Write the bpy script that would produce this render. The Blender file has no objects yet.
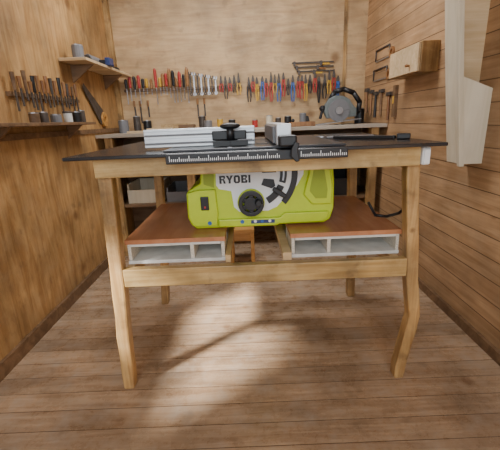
import bpy, bmesh, math, random
from mathutils import Vector, Matrix
random.seed(11)
C = bpy.context.scene.collection
W = {}

# ---------------------------------------------------------------- materials
def nm(name):
    m = bpy.data.materials.new(name); m.use_nodes = True
    nt = m.node_tree; return m, nt, nt.nodes['Principled BSDF']
def plain(name, col, rough=.5, metal=0, var=.06, scale=30, bump=.0, coat=0):
    m, nt, b = nm(name)
    N, L = nt.nodes, nt.links
    tc = N.new('ShaderNodeTexCoord'); no = N.new('ShaderNodeTexNoise')
    no.inputs['Scale'].default_value = scale; no.inputs['Detail'].default_value = 4
    L.new(tc.outputs['Object'], no.inputs['Vector'])
    r = N.new('ShaderNodeValToRGB')
    r.color_ramp.elements[0].position = .3; r.color_ramp.elements[1].position = .7
    r.color_ramp.elements[0].color = (*[c*(1-var) for c in col], 1)
    r.color_ramp.elements[1].color = (*[min(1, c*(1+var)) for c in col], 1)
    L.new(no.outputs['Fac'], r.inputs['Fac']); L.new(r.outputs['Color'], b.inputs['Base Color'])
    b.inputs['Roughness'].default_value = rough; b.inputs['Metallic'].default_value = metal
    b.inputs['Coat Weight'].default_value = coat
    if bump:
        bp = N.new('ShaderNodeBump'); bp.inputs['Strength'].default_value = bump
        bp.inputs['Distance'].default_value = .002
        L.new(no.outputs['Fac'], bp.inputs['Height']); L.new(bp.outputs['Normal'], b.inputs['Normal'])
    return m
def wood(name, c1, c2, grain='X', fine=28, stretch=1.6, plank=None, rough=.55, knots=0, gap=.035, blotch=.25, pvar=.25, gapk=.25, scuff=0, scol=(.42, .37, .32), stain=0):
    m, nt, b = nm(name)
    N, L = nt.nodes, nt.links
    tc = N.new('ShaderNodeTexCoord'); oi = N.new('ShaderNodeObjectInfo')
    mu = N.new('ShaderNodeMath'); mu.operation = 'MULTIPLY'; mu.inputs[1].default_value = 13.7
    L.new(oi.outputs['Random'], mu.inputs[0])
    va = N.new('ShaderNodeVectorMath'); va.operation = 'ADD'
    L.new(tc.outputs['Object'], va.inputs[0]); L.new(mu.outputs[0], va.inputs[1])
    vec = va.outputs[0]
    sep = N.new('ShaderNodeSeparateXYZ'); L.new(tc.outputs['Object'], sep.inputs[0])
    rnd = None; line = None
    if plank:
        ax, w = plank
        d = N.new('ShaderNodeMath'); d.operation = 'DIVIDE'; d.inputs[1].default_value = w
        L.new(sep.outputs[ax], d.inputs[0])
        fl = N.new('ShaderNodeMath'); fl.operation = 'FLOOR'; L.new(d.outputs[0], fl.inputs[0])
        fr = N.new('ShaderNodeMath'); fr.operation = 'FRACT'; L.new(d.outputs[0], fr.inputs[0])
        wn = N.new('ShaderNodeTexWhiteNoise'); wn.noise_dimensions = '1D'; L.new(fl.outputs[0], wn.inputs['W'])
        rnd = wn.outputs['Value']
        lt = N.new('ShaderNodeMath'); lt.operation = 'LESS_THAN'; lt.inputs[1].default_value = gap
        L.new(fr.outputs[0], lt.inputs[0]); line = lt.outputs[0]
        m2 = N.new('ShaderNodeMath'); m2.operation = 'MULTIPLY'; m2.inputs[1].default_value = 9.1
        L.new(rnd, m2.inputs[0])
        v2 = N.new('ShaderNodeVectorMath'); v2.operation = 'ADD'
        L.new(vec, v2.inputs[0]); L.new(m2.outputs[0], v2.inputs[1]); vec = v2.outputs[0]
    mp = N.new('ShaderNodeMapping')
    sc = [fine]*3; sc['XYZ'.index(grain)] = stretch
    mp.inputs['Scale'].default_value = sc
    L.new(vec, mp.inputs['Vector'])
    no = N.new('ShaderNodeTexNoise'); no.inputs['Scale'].default_value = 1; no.inputs['Detail'].default_value = 8
    no.inputs['Distortion'].default_value = .9; no.inputs['Roughness'].default_value = .6
    L.new(mp.outputs[0], no.inputs['Vector'])
    r = N.new('ShaderNodeValToRGB'); r.color_ramp.elements[0].position = .36; r.color_ramp.elements[1].position = .64
    r.color_ramp.elements[0].color = (*c2, 1); r.color_ramp.elements[1].color = (*c1, 1)
    L.new(no.outputs['Fac'], r.inputs['Fac']); col = r.outputs['Color']
    n2 = N.new('ShaderNodeTexNoise'); n2.inputs['Scale'].default_value = 4; n2.inputs['Detail'].default_value = 5
    L.new(va.outputs[0], n2.inputs['Vector'])
    mr = N.new('ShaderNodeMapRange'); mr.inputs['From Min'].default_value = .33; mr.inputs['From Max'].default_value = .67
    mr.inputs['To Min'].default_value = 1-blotch; mr.inputs['To Max'].default_value = 1+blotch*.5
    L.new(n2.outputs['Fac'], mr.inputs['Value'])
    hs = N.new('ShaderNodeHueSaturation'); L.new(mr.outputs[0], hs.inputs['Value']); L.new(col, hs.inputs['Color'])
    col = hs.outputs['Color']
    if knots:
        vo = N.new('ShaderNodeTexVoronoi'); vo.inputs['Scale'].default_value = knots
        L.new(vec, vo.inputs['Vector'])
        kl = N.new('ShaderNodeMapRange'); kl.inputs['From Min'].default_value = .05; kl.inputs['From Max'].default_value = .12
        kl.inputs['To Min'].default_value = .75; kl.inputs['To Max'].default_value = 0
        L.new(vo.outputs['Distance'], kl.inputs['Value'])
        mx = N.new('ShaderNodeMixRGB'); mx.inputs['Color2'].default_value = (c2[0]*.4, c2[1]*.3, c2[2]*.22, 1)
        L.new(kl.outputs[0], mx.inputs['Fac']); L.new(col, mx.inputs['Color1']); col = mx.outputs['Color']
    if scuff:
        n3 = N.new('ShaderNodeTexNoise'); n3.inputs['Scale'].default_value = 9; n3.inputs['Detail'].default_value = 8; n3.inputs['Roughness'].default_value = .75
        L.new(va.outputs[0], n3.inputs['Vector'])
        s3 = N.new('ShaderNodeMapRange'); s3.inputs['From Min'].default_value = .5; s3.inputs['From Max'].default_value = .68
        s3.inputs['To Max'].default_value = scuff; L.new(n3.outputs['Fac'], s3.inputs['Value'])
        mx = N.new('ShaderNodeMixRGB'); mx.inputs['Color2'].default_value = (*scol, 1)
        L.new(s3.outputs[0], mx.inputs['Fac']); L.new(col, mx.inputs['Color1']); col = mx.outputs['Color']
        rr = N.new('ShaderNodeMapRange'); rr.inputs['From Min'].default_value = .35; rr.inputs['From Max'].default_value = .65
        rr.inputs['To Min'].default_value = rough-.08; rr.inputs['To Max'].default_value = rough+.22
        L.new(n3.outputs['Fac'], rr.inputs['Value']); L.new(rr.outputs[0], b.inputs['Roughness'])
    if stain:
        n4 = N.new('ShaderNodeTexNoise'); n4.inputs['Scale'].default_value = 13; n4.inputs['Detail'].default_value = 6
        L.new(vec, n4.inputs['Vector'])
        s4 = N.new('ShaderNodeMapRange'); s4.inputs['From Min'].default_value = .6; s4.inputs['From Max'].default_value = .72
        s4.inputs['To Max'].default_value = stain; L.new(n4.outputs['Fac'], s4.inputs['Value'])
        mx = N.new('ShaderNodeMixRGB'); mx.inputs['Color2'].default_value = (.09, .05, .025, 1)
        L.new(s4.outputs[0], mx.inputs['Fac']); L.new(col, mx.inputs['Color1']); col = mx.outputs['Color']
    if plank:
        pr = N.new('ShaderNodeMapRange'); pr.inputs['To Min'].default_value = 1-pvar; pr.inputs['To Max'].default_value = 1+pvar*.6
        L.new(rnd, pr.inputs['Value'])
        h2 = N.new('ShaderNodeHueSaturation'); L.new(pr.outputs[0], h2.inputs['Value']); L.new(col, h2.inputs['Color'])
        mx = N.new('ShaderNodeMixRGB'); mx.inputs['Color2'].default_value = (c2[0]*gapk, c2[1]*gapk*.9, c2[2]*gapk*.8, 1)
        L.new(line, mx.inputs['Fac']); L.new(h2.outputs['Color'], mx.inputs['Color1']); col = mx.outputs['Color']
    L.new(col, b.inputs['Base Color'])
    if not scuff: b.inputs['Roughness'].default_value = rough
    bp = N.new('ShaderNodeBump'); bp.inputs['Strength'].default_value = .25; bp.inputs['Distance'].default_value = .002
    L.new(no.outputs['Fac'], bp.inputs['Height']); L.new(bp.outputs['Normal'], b.inputs['Normal'])
    return m

FLOOR = wood('floor_boards', (.50, .35, .225), (.34, .215, .125), 'X', 34, 2.4, ('Y', .095), .24, 3.2, .03, .32, .16, .3, scuff=.55, scol=(.48, .40, .32), stain=.3)
SIDING = wood('siding', (.53, .33, .175), (.38, .215, .10), 'Y', 34, 2.2, ('Z', .095), .48, 3.5, .045, .25, .16, .3, scuff=.25, scol=(.47, .34, .21))
PLYL = wood('plywood_sheet', (.53, .315, .125), (.35, .18, .06), 'Z', 24, 3.2, None, .5, 2.6, blotch=.38, scuff=.25, scol=(.52, .37, .2), stain=.3)
PLYB = wood('plywood_back', (.60, .41, .22), (.47, .295, .145), 'X', 24, 3.2, None, .55, 2.2, blotch=.28, scuff=.3, scol=(.60, .46, .3), stain=.25)
CEIL = wood('ceiling_boards', (.5, .38, .26), (.38, .28, .17), 'Y', 22, 1.5, ('X', .1), .6)
PINE = wood('pine_frame', (.62, .42, .17), (.42, .25, .08), 'X', 44, 2.8, None, .42, 8, blotch=.45, scuff=.3, scol=(.66, .5, .26), stain=.5)
PINEZ = wood('pine_leg', (.53, .33, .13), (.33, .175, .06), 'Z', 44, 2.8, None, .4, 8, blotch=.5, scuff=.35, scol=(.6, .43, .22), stain=.5)
PINEY = wood('pine_side', (.54, .37, .18), (.38, .23, .09), 'Y', 30, 2.2, None, .5, 0)
STOOLW = wood('stool_pine', (.66, .35, .10), (.48, .22, .05), 'X', 30, 2.2, None, .4, 0)
LIGHTW = wood('light_wood', (.68, .52, .32), (.56, .39, .21), 'X', 28, 2, None, .5, 0, blotch=.15)
CREAM = wood('cream_board', (.70, .62, .48), (.62, .54, .39), 'Z', 24, 1.6, None, .5, 0, blotch=.1)
REDLAM = wood('red_laminate', (.50, .215, .105), (.42, .165, .072), 'Y', 20, 2, None, .27, 0, blotch=.2)
PARTIC = plain('particle_board', (.62, .57, .48), .8, var=.25, scale=220, bump=.4)
PANEL = plain('grey_laminate', (.66, .65, .61), .5, var=.14, scale=18)
DARKTOP = plain('dark_laminate', (.018, .018, .021), .26, var=.3, scale=14)
BENCHTOP = wood('bench_top', (.52, .46, .38), (.38, .32, .25), 'X', 18, 2, None, .5)
OLDW = wood('old_wood', (.24, .14, .07), (.14, .075, .035), 'X', 22, 2, None, .6)
LIME = plain('lime_plastic', (.50, .64, .012), .36, var=.04)
LIMESHADE = plain('shaded_lime_plastic', (.27, .36, .008), .5, var=.04)  # darker copy of the lime, paints the shade of moulded recesses
WHITE = plain('white_plastic', (.78, .8, .81), .4, var=.03)
BLACK = plain('black_plastic', (.012, .012, .014), .4)
GREY = plain('grey_plastic', (.17, .17, .18), .5)
MGREY = plain('grey_cast_metal', (.16, .19, .19), .45, .3, var=.15)
ALU = plain('aluminium', (.62, .63, .66), .34, .8, var=.05)
ALUB = plain('bright_aluminium', (.70, .72, .74), .36, .55, var=.04)
PLATE = plain('cast_table', (.04, .04, .045), .3, .3, var=.15)
STEEL = plain('steel', (.4, .4, .42), .35, .85, var=.15)
RUST = plain('dull_steel', (.1, .085, .075), .55, .5, var=.3)
RED = plain('red_plastic', (.42, .035, .03), .4)
YEL = plain('yellow_plastic', (.62, .36, .04), .4)
BLUE = plain('blue_plastic', (.03, .12, .38), .4)
NAVY = plain('dark_blue_print', (.02, .04, .14), .4)
WOODH = wood('handle_wood', (.36, .18, .07), (.22, .09, .03), 'Z', 40, 4, None, .4)

# ---------------------------------------------------------------- builder
class B:
    def __init__(s): s.bm = bmesh.new()
    def box(s, c, d, rot=None):
        M = Matrix.Translation(c)
        if rot: M = M @ Matrix.Rotation(math.radians(rot[1]), 4, rot[0])
        M = M @ Matrix.Diagonal((*d, 1))
        bmesh.ops.create_cube(s.bm, size=1, matrix=M); return s
    def bb(s, x0, x1, y0, y1, z0, z1):
        return s.box(((x0+x1)/2, (y0+y1)/2, (z0+z1)/2), (x1-x0, y1-y0, z1-z0))
    def cyl(s, p0, p1, r0, r1=None, seg=16):
        p0, p1 = Vector(p0), Vector(p1); d = p1-p0
        q = Vector((0, 0, 1)).rotation_difference(d.normalized()).to_matrix().to_4x4()
        bmesh.ops.create_cone(s.bm, cap_ends=True, segments=seg, radius1=r0, radius2=r0 if r1 is None else r1,
                              depth=d.length, matrix=Matrix.Translation((p0+p1)/2) @ q); return s
    def sph(s, c, r, sc=(1, 1, 1)):
        bmesh.ops.create_uvsphere(s.bm, u_segments=14, v_segments=8, radius=r, matrix=Matrix.Translation(c) @ Matrix.Diagonal((*sc, 1))); return s
    def prism(s, pts, a0, a1, axis='Y'):
        f = {'Y': lambda p, a: (p[0], a, p[1]), 'X': lambda p, a: (a, p[0], p[1]), 'Z': lambda p, a: (p[0], p[1], a)}[axis]
        v0 = [s.bm.verts.new(f(p, a0)) for p in pts]; v1 = [s.bm.verts.new(f(p, a1)) for p in pts]
        s.bm.faces.new(v0); s.bm.faces.new(v1[::-1]); n = len(pts)
        for i in range(n): s.bm.faces.new((v0[i], v1[i], v1[(i+1) % n], v0[(i+1) % n]))
        return s
    def tube(s, pts, r, seg=8):
        for i in range(len(pts)-1): s.cyl(pts[i], pts[i+1], r, seg=seg)
        for p in pts[1:-1]: bmesh.ops.create_uvsphere(s.bm, u_segments=seg, v_segments=6, radius=r, matrix=Matrix.Translation(p))
        return s
    def loft(s, rings):
        R = [[s.bm.verts.new(p) for p in r] for r in rings]; n = len(R[0])
        s.bm.faces.new(R[0][::-1]); s.bm.faces.new(R[-1])
        for a, b in zip(R[:-1], R[1:]):
            for i in range(n): s.bm.faces.new((a[i], a[(i+1) % n], b[(i+1) % n], b[i]))
        return s
    def ring(s, cx, cz, r0, r1, a0, a1, y0, y1, n=24, axis='Y'):
        A = [math.radians(a0+(a1-a0)*i/n) for i in range(n+1)]
        o = [(cx+r1*math.cos(a), cz+r1*math.sin(a)) for a in A]; i_ = [(cx+r0*math.cos(a), cz+r0*math.sin(a)) for a in A]
        return s.prism(o+i_[::-1], y0, y1, axis)

def ob(name, b, mat, parent=None, bevel=0, label=None, smooth=False, top=None):
    bm = b.bm
    bmesh.ops.recalc_face_normals(bm, faces=bm.faces)
    xs = [v.co for v in bm.verts]
    lo = Vector([min(v[i] for v in xs) for i in range(3)]); hi = Vector([max(v[i] for v in xs) for i in range(3)])
    c = (lo+hi)/2
    for v in bm.verts: v.co -= c
    me = bpy.data.meshes.new(name); bm.to_mesh(me); bm.free()
    if smooth:
        for p in me.polygons: p.use_smooth = True
    me.materials.append(mat)
    o = bpy.data.objects.new(name, me); C.objects.link(o)
    W[o] = c; o.location = c
    if parent: o.parent = parent; o.location = c-W[parent]
    if bevel:
        md = o.modifiers.new('bevel', 'BEVEL'); md.width = bevel; md.segments = 2; md.limit_method = 'ANGLE'
    if label: o['label'] = label
    if top:
        o['label'], o['category'] = top[0], top[1]
        if len(top) > 2: o['group'] = top[2]
    return o
def thing(name, loc, label, cat, group=None):
    e = bpy.data.objects.new(name, None); e.empty_display_size = .05; C.objects.link(e); e.location = loc; W[e] = Vector(loc)
    e['label'] = label; e['category'] = cat
    if group: e['group'] = group
    return e
def struct(name, b, mat):
    o = ob(name, b, mat); o['kind'] = 'structure'; return o

# ---------------------------------------------------------------- room
XL, XR, YB, ZC, YF = -1.13, 1.06, 3.3, 2.35, -1.2
WY0, WY1, WZ0, WZ1 = .30, 1.18, .78, 1.30     # unseen side window, added to shape the sun patch on the floor
struct('floor', B().bb(XL-.1, XR+.1, YF, YB+.1, -.1, 0), FLOOR)
struct('wall_left', B().bb(XL-.04, XL, WY1, YB+.1, 0, ZC).bb(XL-.04, XL, YF, WY0, 0, ZC).bb(XL-.04, XL, WY0, WY1, 0, WZ0).bb(XL-.04, XL, WY0, WY1, WZ1, ZC), PLYL)
struct('added_window_1', B().bb(XL-.03, XL+.01, WY0, WY0+.02, WZ0, WZ1).bb(XL-.03, XL+.01, WY1-.02, WY1, WZ0, WZ1).bb(XL-.03, XL+.01, WY0, WY1, WZ0, WZ0+.02).bb(XL-.03, XL+.01, WY0, WY1, WZ1-.02, WZ1), PINEZ)  # frame of the unseen window added for the sun patch
struct('wall_right', B().bb(XR, XR+.1, YF, YB+.1, 0, ZC), SIDING)
struct('wall_back', B().bb(XL, XR, YB, YB+.1, 0, ZC), PLYB)
struct('ceiling', B().bb(XL-.1, XR+.1, YF, YB+.1, ZC, ZC+.1), CEIL)
struct('baseboard_left', B().bb(XL, XL+.018, YF, YB, 0, .07), OLDW)
struct('baseboard_right', B().bb(XR-.018, XR, YF, YB, 0, .05), OLDW)
struct('trim_1', B().bb(XL, XL+.012, 1.3, YB, 1.0, 1.03), OLDW)
struct('trim_2', B().bb(XL, XL+.04, YB-.04, YB, 1.02, ZC), PINEZ)
struct('trim_3', B().bb(.86, .885, YB-.012, YB, 1.0, ZC), PINEZ)

# ---------------------------------------------------------------- workbench
wb = thing('workbench', (.035, 1.6, 0), 'homemade wooden saw bench with dark laminate top and crooked legs', 'workbench')
ob('tabletop', B().bb(-.588, .64, 1.13, 2.0, .946, .958), DARKTOP, wb, .003, 'thin dark laminate top')
ob('apron', B().bb(-.513, .578, 1.175, 1.199, .881, .945), PINE, wb, .003)
ob('apron', B().bb(-.53, .612, 1.955, 1.98, .875, .944), PINE, wb, .003)
ob('apron', B().bb(-.513, -.491, 1.2505, 1.899, .885, .944), PINEY, wb, .003)
ob('apron', B().bb(.555, .577, 1.2505, 1.899, .885, .944), PINEY, wb, .003)
def leg(path, w, y0, y1):
    rings = []
    for t in path:
        x, z = t[0], t[1]; ww = t[2] if len(t) > 2 else w; dy = t[3] if len(t) > 3 else 0
        rings.append([(x-ww/2, y0+dy, z), (x+ww/2, y0+dy, z), (x+ww/2, y1+dy, z), (x-ww/2, y1+dy, z)])
    return B().loft(rings)
ob('leg', leg([(-.528, 0, .044), (-.526, .08, .05), (-.523, .16, .047), (-.521, .25, .052), (-.515, .33, .048), (-.510, .43, .053), (-.505, .55, .048), (-.500, .68, .05), (-.495, .8, .049), (-.492, .945, .05)], .05, 1.2, 1.25), PINEZ, wb, .007)
ob('leg', leg([(.590, 0, .038), (.594, .06, .044), (.606, .14, .043), (.620, .22, .046), (.629, .29, .043), (.620, .36, .046), (.606, .45, .044), (.594, .6, .045), (.582, .72, .044), (.572, .84, .046), (.568, .945, .046)], .05, 1.2, 1.25), PINEZ, wb, .006)
ob('leg', leg([(-.535, 0), (-.51, .3), (-.50, .5), (-.485, .944)], .042, 1.9, 1.95), PINEZ, wb, .004)
ob('leg', leg([(.595, 0), (.59, .3), (.58, .5), (.57, .944)], .042, 1.9, 1.95), PINEZ, wb, .004)
ob('lower_rail', B().bb(-.482, .582, 1.203, 1.235, .462, .534), PINE, wb, .004)
ob('lower_rail', B().bb(-.53, .62, 1.951, 1.975, .465, .534), PINE, wb, .004)
ob('lower_rail', B().bb(-.475, -.445, 1.2355, 1.95, .484, .534), PINEY, wb, .003)
ob('lower_rail', B().bb(.53, .56, 1.2355, 1.95, .484, .534), PINEY, wb, .003)
jb = thing('junction_box', (.60, 1.2, .9), 'small white junction box screwed to the bench apron', 'electrical box')
ob('housing', B().bb(.579, .606, 1.165, 1.225, .884, .942), WHITE, jb, .005)
ob('cover', B().bb(.583, .602, 1.161, 1.165, .888, .936), WHITE, jb, .001)
ob('power_cord', B().tube([(.593, 1.21, .884), (.60, 1.26, .855), (.625, 1.32, .85), (.655, 1.36, .81), (.668, 1.38, .75), (.655, 1.39, .69), (.62, 1.40, .655), (.575, 1.41, .64), (.53, 1.42, .645), (.50, 1.43, .70)], .006), BLACK, jb, smooth=True)

# ---------------------------------------------------------------- platform boxes
Z0 = .535
def platform(x0, x1, div, label):
    t = thing('shelf_box', ((x0+x1)/2, 1.55, Z0), label, 'storage box', 'low shelf boxes on the bench rails')
    ob('top_panel', B().bb(x0-.004, x1+.004, 1.255, 1.86, Z0+.081, Z0+.098), REDLAM, t, .001)
    ob('top_edge', B().bb(x0-.004, x1+.004, 1.251, 1.2549, Z0+.081, Z0+.098), REDLAM, t, label='brown laminate front edge')
    ob('bottom_panel', B().bb(x0, x1, 1.255, 1.86, Z0, Z0+.013), PANEL, t, .001)
    ob('liner', B().bb(x0+.0145, x1-.0145, 1.256, 1.43, Z0+.070, Z0+.0805), PANEL, t)
    for x in [x0+.007]+div+[x1-.007]:
        w = random.uniform(.0055, .0072)
        ob('divider', B().bb(x-w, x+w, 1.256+random.uniform(0, .01), 1.43, Z0+.0135, Z0+.0695 if x in div else Z0+.0805), PARTIC, t)
    ob('back_panel', B().bb(x0, x1, 1.4305, 1.445, Z0+.0135, Z0+.0805), PANEL, t)
platform(-.472, -.10, [-.225], 'red-brown laminate topped open box beside the saw switch')
platform(.155, .568, [.30], 'red-brown laminate topped open box with black cable on it')
ob('wooden_lath', B().prism([(.120, 1.2355), (.153, 1.2355), (.153, 1.95), (.120, 1.95)], Z0, Z0+.03, 'Z'), LIGHTW,
   top=('loose pale wooden lath lying across the bench rails', 'wood strip'))
ob('wooden_lath', B().prism([(-.098, 1.2355), (-.078, 1.2355), (-.078, 1.95), (-.098, 1.95)], Z0, Z0+.03, 'Z'), PINEY,
   top=('loose honey coloured lath lying across the bench rails', 'wood strip'))

# ---------------------------------------------------------------- table saw
ts = thing('table_saw', (.06, 1.6, .633), 'lime green portable table saw with white front panel set into bench', 'table saw')
Y = 1.36
ob('body', B().prism([(-.182, .944), (-.188, .82), (-.232, .795), (-.247, .78), (-.248, .68), (-.236, .65), (-.215, .6345), (.11, .6345), (.12, .640), (.30, .640), (.325, .655), (.338, .70), (.338, .80), (.326, .944)], Y, 1.84), LIME, ts, .006)
ob('switch_housing', B().prism([(-.24, .785), (-.242, .685), (-.225, .648), (-.13, .648), (-.125, .70), (-.13, .795), (-.20, .795)], Y-.016, Y), LIME, ts, .004, 'squared green switch housing')
ob('lower_skirt', B().prism([(-.124, .672), (-.124, .642), (.10, .642), (.115, .648), (.29, .648), (.312, .662), (.318, .69), (.14, .69), (.12, .672)], Y-.014, Y), LIME, ts, .004)
ob('side_moulding', B().prism([(.245, .944), (.235, .84), (.215, .76), (.25, .72), (.326, .72), (.328, .80), (.318, .86), (.312, .944)], Y-.016, Y), LIME, ts, .005)
ob('recess_shade', B().prism([(.258, .90), (.25, .84), (.238, .775), (.262, .745), (.305, .745), (.308, .78), (.295, .85), (.29, .90)], Y-.0175, Y-.0161), LIMESHADE, ts, .0)  # thin raised plate, recess shade put into its colour
ob('recess_shade', B().prism([(-.172, .90), (-.175, .815), (-.135, .80), (-.13, .90)], Y-.0015, Y+.002), LIMESHADE, ts)  # flat darker plate painting a recess in shade
yf = Y-.004
ob('front_panel', B().prism([(-.122, .944), (-.126, .81), (-.116, .795), (-.068, .785), (-.06, .72), (-.04, .70), (.075, .70), (.11, .715), (.155, .765), (.192, .80), (.215, .84), (.222, .944)], yf, Y+.002), WHITE, ts, 0, 'white angular front panel')
ob('bevel_scale', B().ring(.015, .85, .110, .136, -62, -24, yf-.006, yf+.002), BLACK, ts, .001, 'curved black bevel scale slot')
ob('bevel_scale', B().ring(.015, .85, .110, .136, -18, 40, yf-.006, yf+.002), BLACK, ts, .001, 'curved black bevel scale slot')
ob('bevel_slot', B().ring(.005, .85, .165, .188, -42, 20, yf-.004, yf+.002), BLACK, ts, .001, 'curved black slot')
ob('cut_out', B().prism([(.050, .805), (.06, .830), (.10, .825), (.105, .80), (.09, .79)], yf-.003, yf+.002), BLACK, ts, 0, 'dark angular cut-out')
ob('cut_out', B().prism([(.05, .875), (.055, .852), (.11, .852), (.11, .875)], yf-.002, yf+.002), BLACK, ts, 0, 'dark angular cut-out')
ob('scale_mark', B().ring(.015, .85, .120, .126, -14, 36, yf-.008, yf-.0062), STEEL, ts)
ob('bevel_lock', B().box((.12, yf-.02, .775), (.06, .02, .018), ('Y', 35)), BLACK, ts, .004, 'black bevel lock lever')
ob('wheel_surround', B().cyl((.008, yf-.008, .738), (.008, yf-.0001, .738), .054, seg=32), LIME, ts)
hw = ob('handwheel', B().ring(.008, .738, .034, .050, 0, 360, yf-.040, yf-.014).cyl((.008, yf-.03, .738), (.008, yf-.008, .738), .018).cyl((.008, yf-.038, .738), (.008, yf-.012, .738), .027)
        .box((.008, yf-.026, .738), (.09, .016, .018), ('Y', 30)).box((.008, yf-.026, .738), (.09, .016, .018), ('Y', 90)).box((.008, yf-.026, .738), (.09, .016, .018), ('Y', 150)), BLACK, ts, .002, 'black height adjustment handwheel')
ob('crank_knob', B().cyl((.036, yf-.07, .745), (.036, yf-.038, .745), .011, .014), BLACK, hw, .002)
sw = ob('switch', B().bb(-.190, -.158, Y-.022, Y-.016, .715, .770), BLACK, ts, .003, 'black power switch housing')
ob('switch_paddle', B().bb(-.177, -.170, Y-.024, Y-.022, .724, .732), RED, sw, 0, 'tiny red stop button')
ob('label_strip', B().bb(.005, .10, Y-.0155, Y-.0142, .652, .666), NAVY, ts, 0, 'dark blue warning label strip')
for x, y_, m_, c_ in ((-.16, .016, BLUE, 'blue'), (-.03, .014, BLUE, 'blue'), (.022, .0155, WHITE, 'white'), (.05, .0155, BLUE, 'blue'), (.08, .0155, WHITE, 'white')):
    ob('sticker', B().cyl((x, Y-y_-.0015, .661), (x, Y-y_-.0001, .661), .006 if x > 0 else .008), m_, ts, label='small round %s sticker' % c_)
ob('side_grip', B().bb(.339, .352, 1.42, 1.6, .70, .74), BLACK, ts, .004)
H, w_, t_ = .0305, .0235, .0082
def letter(ch, x, z):
    y0, y1 = yf-.003, yf-.0002
    b = B(); S = .0060
    P = lambda pts: b.prism([(x+p[0], z+p[1]) for p in pts], y0, y1)
    if ch == 'I': P([(0, 0), (t_, 0), (t_, H), (0, H)]); return b, t_
    if ch == 'Y':
        P([(w_/2-t_/2, 0), (w_/2+t_/2, 0), (w_/2+t_/2, H*.42), (w_+.002, H), (w_-t_+.001, H), (w_/2, H*.62), (t_-.001, H), (-.002, H), (w_/2-t_/2, H*.42)]); return b, w_
    if ch == 'O':
        P([(.005, 0), (w_-.004, 0), (w_+.001, .006), (w_+.001, H-.006), (w_-.004, H), (.005, H), (0, H-.006), (0, .006)]); return b, w_+.001
    P([(0, 0), (t_, 0), (t_, H), (0, H)])
    P([(t_, H-S), (w_-.003, H-S), (w_-.003, H), (t_, H)])
    P([(t_, H*.5-S*.4), (w_-.005, H*.5-S*.4), (w_-.005, H*.5+S*.4), (t_, H*.5+S*.4)])
    P([(w_-t_+.001, H*.5+S*.4), (w_-.005, H*.5+S*.4-.001), (w_-.0005, H*.5+S*.5+.003), (w_-.0005, H-.003), (w_-.003, H-.0005), (w_-t_+.001, H-S)])
    if ch == 'B':
        P([(t_, 0), (w_-.003, 0), (w_-.003, S), (t_, S)])
        P([(w_-t_+.001, S), (w_-.003, 0), (w_+.0005, .003), (w_+.0005, H*.5-S*.4-.004), (w_-.005, H*.5-S*.4+.001), (w_-t_+.001, H*.5-S*.4)])
    else:
        P([(w_-t_-.001, H*.5-S*.4), (w_-.003, H*.5-S*.4), (w_+.001, 0), (w_-t_+.001, 0)])
    return b, w_
x = -.112; z = .816
for ch in 'RYOBI':
    b, adv = letter(ch, x, z)
    ob('letter', b, BLACK, ts)
    if ch == 'O':
        ob('letter', B().prism([(x+t_+.0002, z+.0070), (x+w_-t_+.0008, z+.0070), (x+w_-t_+.0008, z+H-.0070), (x+t_+.0002, z+H-.0070)], yf-.0036, yf-.0031), WHITE, ts, label='white centre of a round letter')
    x += adv+.0045
ob('table_plate', B().bb(-.27, .32, 1.15, 1.75, .9585, .966), PLATE, ts, .002, 'grey metal table plate')
ob('blade_insert', B().bb(.035, .075, 1.28, 1.62, .966, .9675), BLACK, ts)
rl = ob('front_rail', B().bb(-.255, .315, 1.104, 1.129, .926, .957), BLACK, ts, .003, 'black fence rail with printed scale')
def ticks(x0, n):
    tk = B()
    for i in range(n): tk.bb(x0+i*.0061, x0+.0022+i*.0061, 1.1025, 1.1039, .934, .951 if i % 10 == 0 else (.947 if i % 5 == 0 else .942))
    ob('scale', tk, WHITE, rl, label='white measuring scale ticks')
ticks(-.243, 57); ticks(.167, 24)
fe = thing('miter_fence', (-.16, 1.3, .966), 'silver aluminium extrusion fence standing on the saw table', 'fence')
ob('extrusion', B().bb(-.365, .03, 1.29, 1.315, .9665, 1.03), ALU, fe, .002)
f = B()
for z in (.968, .983, .997, 1.011, 1.022): f.bb(-.364, .029, 1.286, 1.2899, z, z+.0075)
ob('groove_ribs', f, ALUB, fe, .001)
ob('groove_shade', B().bb(-.363, .028, 1.2885, 1.2899, .9765, .9825).bb(-.363, .028, 1.2885, 1.2899, 1.005, 1.0105), GREY, fe, label='dark strips painting the shade between the ribs')  # grey strips laid in the gaps, groove shade as colour
mg = thing('miter_gauge', (-.05, 1.24, .966), 'black miter gauge with knob handle on the saw table', 'miter gauge')
ob('protractor', B().ring(-.055, 1.223, 0.001, .06, 0, 180, .968, .985, axis='Z'), BLACK, mg, .001)
ob('guide_bar', B().bb(-.062, -.048, 1.16, 1.2, .9662, .9678), STEEL, mg)
ob('upright', B().bb(-.12, .0, 1.262, 1.283, .9855, 1.018), BLACK, mg, .004)
ob('knob', B().cyl((-.055, 1.25, .9855), (-.055, 1.25, 1.03), .013).sph((-.055, 1.25, 1.033), .028, (1.3, 1, .4)), BLACK, mg, smooth=True)
ob('pointer', B().bb(-.03, .02, 1.215, 1.23, .9855, .989), GREY, mg)
rf = thing('rip_fence', (.12, 1.4, .966), 'silver rip fence with black clamp lever across the saw table', 'fence')
ob('extrusion', B().bb(.097, .145, 1.16, 1.74, .967, 1.034), ALUB, rf, .003)
ob('face_strip', B().bb(.088, .0969, 1.2, 1.72, .972, 1.026), GREY, rf, .001)
ob('clamp_head', B().bb(.10, .155, 1.095, 1.159, .9665, 1.0), BLACK, rf, .006)
ob('clamp_lever', B().prism([(.133, .938), (.15, .92), (.161, .924), (.155, .955), (.161, .976), (.147, .982), (.135, .96)], 1.08, 1.094), BLACK, rf, .003)
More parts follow.
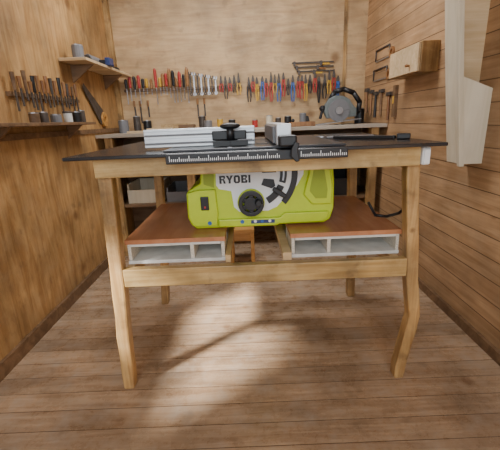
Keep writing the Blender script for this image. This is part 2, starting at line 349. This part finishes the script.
ps = thing('push_stick', (.5, 1.45, .958), 'black push stick with curved handle lying on the bench top', 'push stick')
ob('shaft', B().prism([(.36, 1.50), (.56, 1.36), (.575, 1.375), (.375, 1.52)], .959, .972, 'Z'), BLACK, ps, .003)
ob('grip', B().prism([(.5601, 1.34), (.61, 1.33), (.61, 1.36), (.58, 1.385)], .959, .98, 'Z'), BLACK, ps, .004)
wr = thing('blade_wrench', (.44, 1.6, .958), 'long grey steel blade wrench lying on bench top', 'wrench')
ob('bar', B().bb(.356, .56, 1.58, 1.605, .959, .967), STEEL, wr, .002)
ob('jaw', B().ring(.33, 1.592, .01, .026, 20, 340, .959, .969, axis='Z'), STEEL, wr)

# ---------------------------------------------------------------- wall bench
ZB = .985
bb = thing('wall_bench', (-.03, 3.0, 0), 'long fixed workbench along the wall with pale worn top', 'workbench')
ob('bench_top', B().bb(XL+.005, XR-.005, 2.72, 3.285, ZB-.025, ZB), BENCHTOP, bb, .003)
ob('front_edge', B().bb(XL+.005, XR-.005, 2.70, 2.719, ZB-.025, ZB), BENCHTOP, bb, .002)
for x in (-1.05, -.45, .3, .98): ob('leg', B().bb(x-.03, x+.03, 2.74, 2.8, 0, ZB-.026), PINEZ, bb, .003)
ob('shelf', B().bb(XL+.01, XR-.02, 2.81, 3.26, .40, .42), OLDW, bb)
ob('shelf', B().bb(XL+.01, XR-.02, 2.85, 3.26, .68, .70), OLDW, bb)
ob('back_panel', B().bb(XL+.01, XR-.02, 3.27, 3.289, .0, ZB-.031), OLDW, bb)
def crate(x0, x1, z, h, mat, lab, nm_='storage_crate', cat='crate'):
    t = thing(nm_, ((x0+x1)/2, 3.0, z), lab, cat)
    ob('tray', B().bb(x0, x1, 2.87, 3.2, z+.001, z+.012).bb(x0, x0+.012, 2.87, 3.2, z+.012, z+h).bb(x1-.012, x1, 2.87, 3.2, z+.012, z+h).bb(x0+.012, x1-.012, 3.188, 3.2, z+.012, z+h), mat, t)
    ob('front_board', B().bb(x0, x1, 2.857, 2.869, z+.001, z+h*.7), mat, t)
crate(-1.0, -.72, .42, .16, CREAM, 'pale wooden open crate on the lower shelf')
crate(-.68, -.5, .42, .12, GREY, 'grey open tray on the lower shelf', 'tool_tray', 'tray')
crate(-.38, -.1, .42, .18, OLDW, 'dark wooden crate on the lower shelf')
crate(.42, .62, .42, .15, GREY, 'grey plastic open bin on the lower shelf', 'storage_bin', 'bin')
crate(.66, .9, .42, .2, BLACK, 'black open bin on the lower shelf', 'storage_bin', 'bin')
crate(-.98, -.66, .70, .13, OLDW, 'brown drawer box on the upper shelf', 'storage_crate', 'crate')
crate(.42, .85, .70, .14, OLDW, 'brown drawer box on the upper shelf', 'storage_crate', 'crate')

s = thing('stool', (-.07, 2.55, 0), 'small low orange pine stool standing behind the bench', 'stool')
ob('seat', B().bb(-.16, .03, 2.47, 2.64, .245, .275), STOOLW, s, .006)
ob('stretcher', B().bb(-.13, .0, 2.485, 2.50, .18, .2445), STOOLW, s, .002)
for x in (-.144, .014):
    for y in (2.49, 2.62): ob('leg', B().bb(x-.0135, x+.0135, y-.014, y+.014, 0, .2445), STOOLW, s, .003)

# ---------------------------------------------------------------- wall tools, back wall
ob('tool_rack', B().bb(-1.05, -.02, 3.272, 3.2999, 1.325, 1.345), OLDW, top=('narrow wooden tool rack rail on the plywood wall', 'tool rack'), bevel=.002)
ob('tool_rack', B().bb(.02, .84, 3.272, 3.2999, 1.31, 1.33), OLDW, top=('narrow wooden rail holding pliers on the wall', 'tool rack'), bevel=.002)
def screwdriver(x, z, L, hm, hcol, k=1.0):
    t = thing('screwdriver', (x, 3.255, z), f'screwdriver with {hcol} handle hanging on the wall rack', 'screwdriver', 'screwdrivers on the wall rack')
    y = 3.2575; q = random.uniform(.75, 1.02)
    ob('handle', B().cyl((x, y, z), (x, y, z+.085*k), .0125*q, .0145*q, 10).cyl((x, y, z+.085*k), (x, y, z+.098*k), .0145*q, .007, 10).cyl((x, y, z-.008), (x, y, z), .007, .012*q, 10), hm, t)
    ob('shaft', B().cyl((x, y, z-L), (x, y, z-.008), .0045, seg=8).box((x, y, z-L), (.009, .003, .014)), STEEL, t)
cols = [(RED, 'red'), (BLACK, 'black'), (WOODH, 'brown wooden'), (YEL, 'yellow'), (BLACK, 'black'), (RED, 'red'), (WOODH, 'brown wooden'), (RED, 'red'), (BLACK, 'black'), (WOODH, 'brown wooden')]
x = -1.02
while x < -.48:
    m_, c_ = random.choice(cols)
    screwdriver(x, 1.352+random.uniform(-.004, .015), random.uniform(.05, .14), m_, c_, random.choice([.7, 1.0, 1.2, 1.5]))
    x += random.uniform(.027, .042)
def wrench(x, z, L):
    t = thing('wrench', (x, 3.265, z), 'dull steel open ended wrench hanging on the wall rack', 'wrench', 'wrenches on the wall rack')
    y0, y1 = 3.264, 3.2719
    w = .006; m = random.choice([STEEL, RUST, RUST])
    ob('shank', B().prism([(x-w, z-L/2), (x+w, z-L/2), (x+w, z+L/2), (x-w, z+L/2)], y0, y1), m, t)
    ob('jaw', B().ring(x, z+L/2+.01, .007, .016, 120, 420, y0, y1, 14), m, t)
    ob('ring_end', B().ring(x, z-L/2-.01, .006, .014, 0, 360, y0, y1, 14), m, t)
x = -.465; k = 0
while x < -.22:
    wrench(x, 1.37-.003*k, .15-.007*k); x += .031; k += 1
def pliers(x, z, L, mat, cn, y=3.2655, op=.012):
    t = thing('pliers', (x, y, z), f'pliers with {cn} handles hanging on the wall rack', 'pliers', 'pliers on the wall rack')
    a, b = y-.005, y+.0064; j = random.uniform(.035, .08)
    ob('jaws', B().prism([(x-.012, z), (x-.012, z+.015), (x-.004, z+j), (x+.004, z+j), (x+.012, z+.015), (x+.012, z)], a, b).cyl((x, a-.003, z+.006), (x, b, z+.006), .012, seg=12), RUST, t)
    for sgn in (-1, 1):
        ob('handle', B().prism([(x+sgn*.001, z-.001), (x+sgn*.012, z-.001), (x+sgn*(op+.013), z-L*.5), (x+sgn*(op+.006), z-L), (x+sgn*(op-.003), z-L), (x+sgn*(op+.002), z-L*.5)], a-.001, b), mat, t, .002)
pc = [(RED, 'red'), (RED, 'red'), (BLACK, 'black'), (RED, 'red'), (YEL, 'yellow'), (BLUE, 'blue'), (RUST, 'dark metal'), (BLACK, 'black'), (YEL, 'yellow'), (RUST, 'dark metal')]
x = -.20
while x < -.02:
    m_, c_ = random.choice(pc); pliers(x, 1.365, random.uniform(.06, .14), m_, c_, op=random.uniform(.003, .010)); x += .038
x = .04
while x < .82:
    m_, c_ = random.choice(pc); pliers(x, 1.335+random.uniform(-.005, .05), random.uniform(.08, .19), m_, c_, op=random.uniform(.002, .010)); x += random.uniform(.032, .050)
for k, z in enumerate((1.50, 1.465, 1.43)):
    t = thing('bar_clamp', (.62, 3.29, z), 'steel bar clamp with screw handle hung on the wall', 'clamp', 'bar clamps on the wall')
    ob('bar', B().bb(.42+.02*k, .78, 3.285, 3.2999, z, z+.010), RUST, t)
    for jx in (.43+.02*k, .66-.03*k): ob('jaw', B().bb(jx, jx+.018, 3.27, 3.2845, z-.022, z+.014), RUST, t)
    ob('screw_handle', B().cyl((.68-.03*k, 3.277, z-.012), (.74-.03*k, 3.277, z-.012), .008), YEL if k != 1 else WOODH, t)
for k, (x, L) in enumerate(((-.98, .10), (-.93, .14), (-.86, .09), (-.42, .12), (-.36, .10))):
    t = thing('file', (x, 3.29, 1.2), 'old steel file with wooden handle hung on the wall', 'file', 'files on the wall')
    ob('blade', B().bb(x-.006, x+.006, 3.292, 3.2999, 1.20-L, 1.1995), RUST, t)
    ob('handle', B().cyl((x, 3.290, 1.20), (x, 3.290, 1.25), .008, .0098, 10), WOODH, t)
# circular saw
cs = thing('circular_saw', (.8, 3.0, ZB), 'bulky grey and black handheld circular saw on the wall bench', 'circular saw')
ob('base_plate', B().box((.75, 3.01, ZB+.022), (.36, .17, .007), ('Y', -6)), STEEL, cs)
ob('blade_guard', B().prism([(.64, ZB+.10), (.645, ZB+.155), (.675, ZB+.20), (.725, ZB+.225), (.785, ZB+.222), (.84, ZB+.195), (.87, ZB+.15), (.90, ZB+.12), (.90, ZB+.06), (.66, ZB+.05)], 2.965, 3.02), MGREY, cs, .006, 'grey cast blade guard')
ob('lower_guard', B().ring(.755, ZB+.11, .03, .088, 0, 360, 2.955, 2.9645), GREY, cs, .002)
ob('arbor', B().cyl((.755, 2.945, ZB+.11), (.755, 2.9545, ZB+.11), .03), STEEL, cs)
ob('motor', B().cyl((.79, 3.021, ZB+.125), (.79, 3.14, ZB+.125), .062), BLACK, cs, .004)
ob('handle', B().tube([(.70, 3.04, ZB+.20), (.74, 3.04, ZB+.26), (.81, 3.04, ZB+.275), (.89, 3.04, ZB+.245), (.945, 3.04, ZB+.17), (.935, 3.04, ZB+.10), (.87, 3.04, ZB+.08)], .02), BLACK, cs, smooth=True)
ob('front_knob', B().cyl((.61, 3.0, ZB+.05), (.63, 3.0, ZB+.12), .012).sph((.63, 3.0, ZB+.13), .026), BLACK, cs)
def tin(x, y, r, h, mat, lab, z=ZB):
    t = thing('tin', (x, y, z), lab, 'tin')
    ob('can', B().cyl((x, y, z+.0003), (x, y, z+h), r), mat, t, .002)
    ob('lid', B().cyl((x, y, z+.0003+h), (x, y, z+.006+h), r*.93), STEEL, t)
tin(.20, 3.1, .03, .09, CREAM, 'small cream tin on the wall bench')
tin(.28, 3.15, .025, .07, RUST, 'small rusty tin on the wall bench')
tin(.36, 3.12, .03, .08, BLACK, 'small black tin on the wall bench')
tin(-.22, 3.12, .025, .08, YEL, 'small yellow tin on the wall bench')
tin(-.32, 3.1, .035, .07, GREY, 'squat grey tin on the wall bench')
tin(-1.02, 3.05, .04, .1, GREY, 'grey tin standing in the corner of the wall bench')
tin(-.95, 3.2, .03, .13, RUST, 'tall rusty tin by the hand saw')
tin(-.86, 3.2, .035, .09, BLACK, 'black tin behind a pale offcut')
tin(-.38, 3.2, .03, .11, RUST, 'rusty tin against the plywood wall')
tin(-.12, 3.18, .03, .07, BLACK, 'squat black tin against the plywood wall')
tin(.08, 3.2, .025, .06, RED, 'small red tin against the plywood wall')
tin(.5, 3.2, .03, .1, GREY, 'grey tin beside the circular saw')
tin(.98, 3.15, .04, .12, BLACK, 'tall black tin in the corner of the wall bench')
ob('wooden_block', B().bb(-.82, -.62, 3.0, 3.1, ZB+.0003, ZB+.03), LIGHTW, top=('pale wood offcut lying on the wall bench', 'wood block'), bevel=.002)
ob('wooden_block', B().bb(-.56, -.43, 3.02, 3.12, ZB+.0003, ZB+.05), OLDW, top=('dark wood offcut lying on the wall bench', 'wood block'), bevel=.002)
ob('wooden_block', B().bb(-.90, -.50, 2.74, 2.80, ZB+.0003, ZB+.018), LIGHTW, top=('thin pale batten lying along the wall bench edge', 'wood block'), bevel=.002)
ob('wooden_block', B().prism([(-.74, 3.18), (-.48, 3.2), (-.48, 3.235), (-.74, 3.215)], ZB+.0003, ZB+.06, 'Z'), PINEY, top=('honey coloured board standing on edge by the wall', 'wood block'), bevel=.002)
pl = thing('hand_plane', (.45, 2.85, ZB), 'wooden hand plane with knob on the wall bench', 'hand plane')
ob('body', B().bb(.34, .54, 2.83, 2.88, ZB+.0003, ZB+.035), WOODH, pl, .003)
ob('tote', B().prism([(.47, ZB+.036), (.50, ZB+.036), (.49, ZB+.075), (.47, ZB+.08)], 2.845, 2.865), BLACK, pl, .003)
ob('front_knob', B().sph((.37, 2.855, ZB+.047), .014), BLACK, pl)

# ---------------------------------------------------------------- left wall
sh = thing('wall_shelf', (XL+.08, 2.85, 1.45), 'pale wooden wall shelf with brackets on the plywood wall', 'shelf')
ob('board', B().bb(XL+.001, XL+.17, 2.35, 3.25, 1.44, 1.458), LIGHTW, sh, .002)
for y in (2.5, 3.05): ob('bracket', B().prism([(XL+.0005, 1.439), (XL+.15, 1.439), (XL+.0005, 1.33)], y, y+.015), OLDW, sh)
sh = thing('wall_shelf', (XL+.06, 2.0, 1.06), 'dark narrow wooden wall shelf above the plywood panel', 'shelf')
ob('board', B().bb(XL+.0005, XL+.13, 1.3, 2.45, 1.062, 1.078), OLDW, sh, .002)
for y in (1.6, 2.3): ob('bracket', B().prism([(XL+.0005, 1.0615), (XL+.10, 1.0615), (XL+.0005, .98)], y, y+.015), OLDW, sh)
ob('tool_rack', B().bb(XL+.0005, XL+.022, 1.78, 2.5, 1.205, 1.225), OLDW, top=('wooden rack rail holding chisels on the plywood wall', 'tool rack'))
y = 1.80
for k in range(16):
    z = 1.228+random.uniform(0, .015); xx = XL+.035; hl = random.uniform(.05, .09)
    t = thing('chisel', (xx, y, z), 'worn chisel hanging in the wall rack', 'chisel', 'chisels on the wall rack')
    ob('handle', B().cyl((xx, y, z), (xx, y, z+hl), .007, .011, 10), random.choice([WOODH, OLDW, RUST, WOODH, BLACK]), t)
    ob('blade', B().bb(xx-.0025, xx+.0025, y-.006, y+.006, z-random.uniform(.04, .11), z-.0005), RUST, t)
    y += random.uniform(.03, .053)
jr = thing('glass_jar', (XL+.07, 2.2, 1.078), 'small jar of screws on the wall shelf', 'jar')
ob('jar_body', B().cyl((XL+.07, 2.2, 1.0785), (XL+.07, 2.2, 1.13), .025), PANEL, jr, .003)
ob('lid', B().cyl((XL+.07, 2.2, 1.1305), (XL+.07, 2.2, 1.142), .026), RUST, jr, .001)
for y, r, h, m_, l_ in ((1.95, .022, .05, RUST, 'rusty tin on the narrow wall shelf'), (2.07, .03, .04, GREY, 'grey tin on the narrow wall shelf'), (2.33, .028, .06, BLACK, 'black tin on the narrow wall shelf'), (1.86, .025, .045, OLDW, 'brown tin on the narrow wall shelf'), (2.40, .022, .07, RUST, 'tall rusty tin on the narrow wall shelf')):
    tin(XL+.065, y, r, h, m_, l_, 1.078)
tin(XL+.09, 2.44, .035, .08, GREY, 'grey tin on the pale wall shelf', 1.458)
hs = thing('hand_saw', (XL+.02, 2.9, 1.15), 'hand saw with orange wooden handle hung on the wall', 'hand saw')
ob('blade', B().prism([(2.62, 1.34), (2.9, 1.17), (2.84, 1.06), (2.60, 1.31)], XL+.012, XL+.015, 'X'), RUST, hs)
ob('handle', B().ring(2.9, 1.1, .022, .055, 0, 360, XL+.0005, XL+.026, axis='X'), STOOLW, hs, .003)
ds = thing('cordless_drill', (XL+.1, 2.75, 1.458), 'dark cordless drill lying on the wall shelf', 'drill')
ob('motor_housing', B().cyl((XL+.08, 2.6, 1.489), (XL+.08, 2.78, 1.489), .03), GREY, ds, .003)
ob('chuck', B().cyl((XL+.08, 2.54, 1.489), (XL+.08, 2.599, 1.489), .014, .022), BLACK, ds)
ob('grip', B().bb(XL+.06, XL+.155, 2.72, 2.76, 1.462, 1.5), BLACK, ds, .006)
ob('battery', B().bb(XL+.156, XL+.19, 2.70, 2.78, 1.4585, 1.51), NAVY, ds, .004)
t = thing('cable_coil', (XL+.09, 3.0, 1.458), 'coil of black cable lying on the wall shelf', 'cable')
for k in range(3):
    ob('loop', B().tube([(XL+.09+(.06-.004*k)*math.cos(a*math.pi/10), 3.0+(.08-.004*k)*math.sin(a*math.pi/10), 1.463+.009*k) for a in range(21)], .0045, 6), BLACK, t, smooth=True)

# ---------------------------------------------------------------- right wall
wc = thing('wall_cabinet', (XR-.06, 2.25, 1.25), 'small low light wooden wall cabinet with round knob', 'cabinet')
ob('carcass', B().bb(XR-.10, XR-.0005, 2.06, 2.46, 1.265, 1.42), PINEZ, wc, .003)
dr = ob('door', B().bb(XR-.115, XR-.1005, 2.065, 2.455, 1.27, 1.415), LIGHTW, wc, .003)
ob('knob', B().cyl((XR-.13, 2.16, 1.31), (XR-.1155, 2.16, 1.31), .006).sph((XR-.134, 2.16, 1.31), .009), WOODH, dr)
bc = thing('open_cabinet', (XR-.08, 1.7, .79), 'cream angled box cabinet fixed to the board wall', 'cabinet')
ob('side_panel', B().prism([(.963, .82), (.897, 1.30), (.862, 1.58), (.872, 1.58), (.908, 1.30), (.975, .82)], 1.60, 1.70), CREAM, bc, .002)
ob('back_panel', B().prism([(.976, .82), (.909, 1.30), (.873, 1.58), (XR-.0005, 1.58), (XR-.0005, .82)], 1.685, 1.70), LIGHTW, bc)
ob('front_stile', B().prism([(.955, .81), (.889, 1.30), (.853, 1.59), (.878, 1.59), (.912, 1.30), (.978, .81)], 1.58, 1.5995), CREAM, bc, .002)
ob('front_panel', B().prism([(.9785, .82), (.928, 1.19), (XR-.0005, 1.14), (XR-.0005, .82)], 1.585, 1.5995), CREAM, bc, .001)
ob('bottom_panel', B().prism([(.977, .82), (XR-.0005, .82), (XR-.0005, .84), (.975, .84)], 1.60, 1.6845), CREAM, bc, .001)
ob('shelf', B().prism([(.9265, 1.175), (XR-.0005, 1.125), (XR-.0005, 1.14), (.925, 1.19)], 1.60, 1.6845), LIGHTW, bc, .001, 'tan sloping shelf edge')
def hacksaw(y, z):
    t = thing('hacksaw', (XR-.02, y, z), 'hacksaw with dark frame hung on the board wall', 'hacksaw', 'hacksaws on the board wall')
    xx = XR-.0065
    ob('frame', B().tube([(xx, y, z), (xx, y+.01, z+.08), (xx, y+.28, z+.08), (xx, y+.28, z)], .006), RUST, t, smooth=True)
    ob('blade', B().bb(xx-.001, xx+.001, y+.007, y+.273, z-.005, z+.005), STEEL, t)
    ob('handle', B().ring(y-.04, z+.02, .02, .038, 0, 360, xx-.008, xx+.006, axis='X'), WOODH, t)
hacksaw(2.75, 1.45); hacksaw(2.78, 1.31)
t = thing('spirit_level', (XR-.015, 2.58, 1.0), 'wooden spirit level hanging on the board wall', 'level')
ob('bar', B().bb(XR-.025, XR-.0005, 2.56, 2.60, 1.03, 1.24), OLDW, t, .002)
ob('vial', B().bb(XR-.027, XR-.0251, 2.57, 2.59, 1.12, 1.17), YEL, t)
for k, (y, z, m_) in enumerate([(2.70, 1.18, WOODH), (2.85, 1.21, OLDW), (2.97, 1.2, BLACK), (3.08, 1.22, WOODH), (3.19, 1.24, WOODH)]):
    t = thing('hammer', (XR-.012, y, z), 'hammer hanging head up on the board wall', 'hammer', 'hammers on the board wall')
    ob('handle', B().cyl((XR-.0115, y, z-.17), (XR-.0115, y, z-.001), .011, .008, 10), m_, t)
    ob('head', B().bb(XR-.024, XR-.0005, y-.045, y+.035, z, z+.025), RUST, t, .003)

# ---------------------------------------------------------------- camera
cam = bpy.data.cameras.new('camera'); co = bpy.data.objects.new('camera', cam); C.objects.link(co)
cam.sensor_width = 36; cam.lens = 25.2; cam.clip_start = .02
co.matrix_world = Matrix.Translation((0, 0, 1.05)) @ Matrix.Rotation(math.radians(73.3), 4, 'X') @ Matrix.Rotation(math.radians(-2.35), 4, 'Z')
bpy.context.scene.camera = co

# ---------------------------------------------------------------- light
w = bpy.data.worlds.new('world'); bpy.context.scene.world = w; w.use_nodes = True
w.node_tree.nodes['Background'].inputs['Color'].default_value = (.8, .9, 1, 1)
w.node_tree.nodes['Background'].inputs['Strength'].default_value = 1.2
def area(name, loc, rot, sx, sy, e, col):
    l = bpy.data.lights.new(name, 'AREA'); l.shape = 'RECTANGLE'; l.size = sx; l.size_y = sy; l.energy = e; l.color = col
    o = bpy.data.objects.new(name, l); C.objects.link(o); o.location = loc; o.rotation_euler = [math.radians(a) for a in rot]; return o
area('front_daylight_fill', (-.2, -1.1, 1.7), (72, 0, 0), 1.8, 1.1, 32, (.9, .96, 1))  # area lamp added in the open front as soft daylight fill
area('ceiling_fill', (-.1, 2.3, 2.3), (0, 0, 0), 1.2, .4, 32, (.98, .99, 1))  # unseen area lamp added under the ceiling as fill light
sl = bpy.data.lights.new('sun', 'SUN'); sl.energy = 15; sl.angle = math.radians(7); sl.color = (1, .97, .93)
so = bpy.data.objects.new('sun', sl); C.objects.link(so); so.location = (-3, -1, 3)
so.rotation_euler = Vector((1.02, .88, -1.04)).to_track_quat('-Z', 'Y').to_euler()
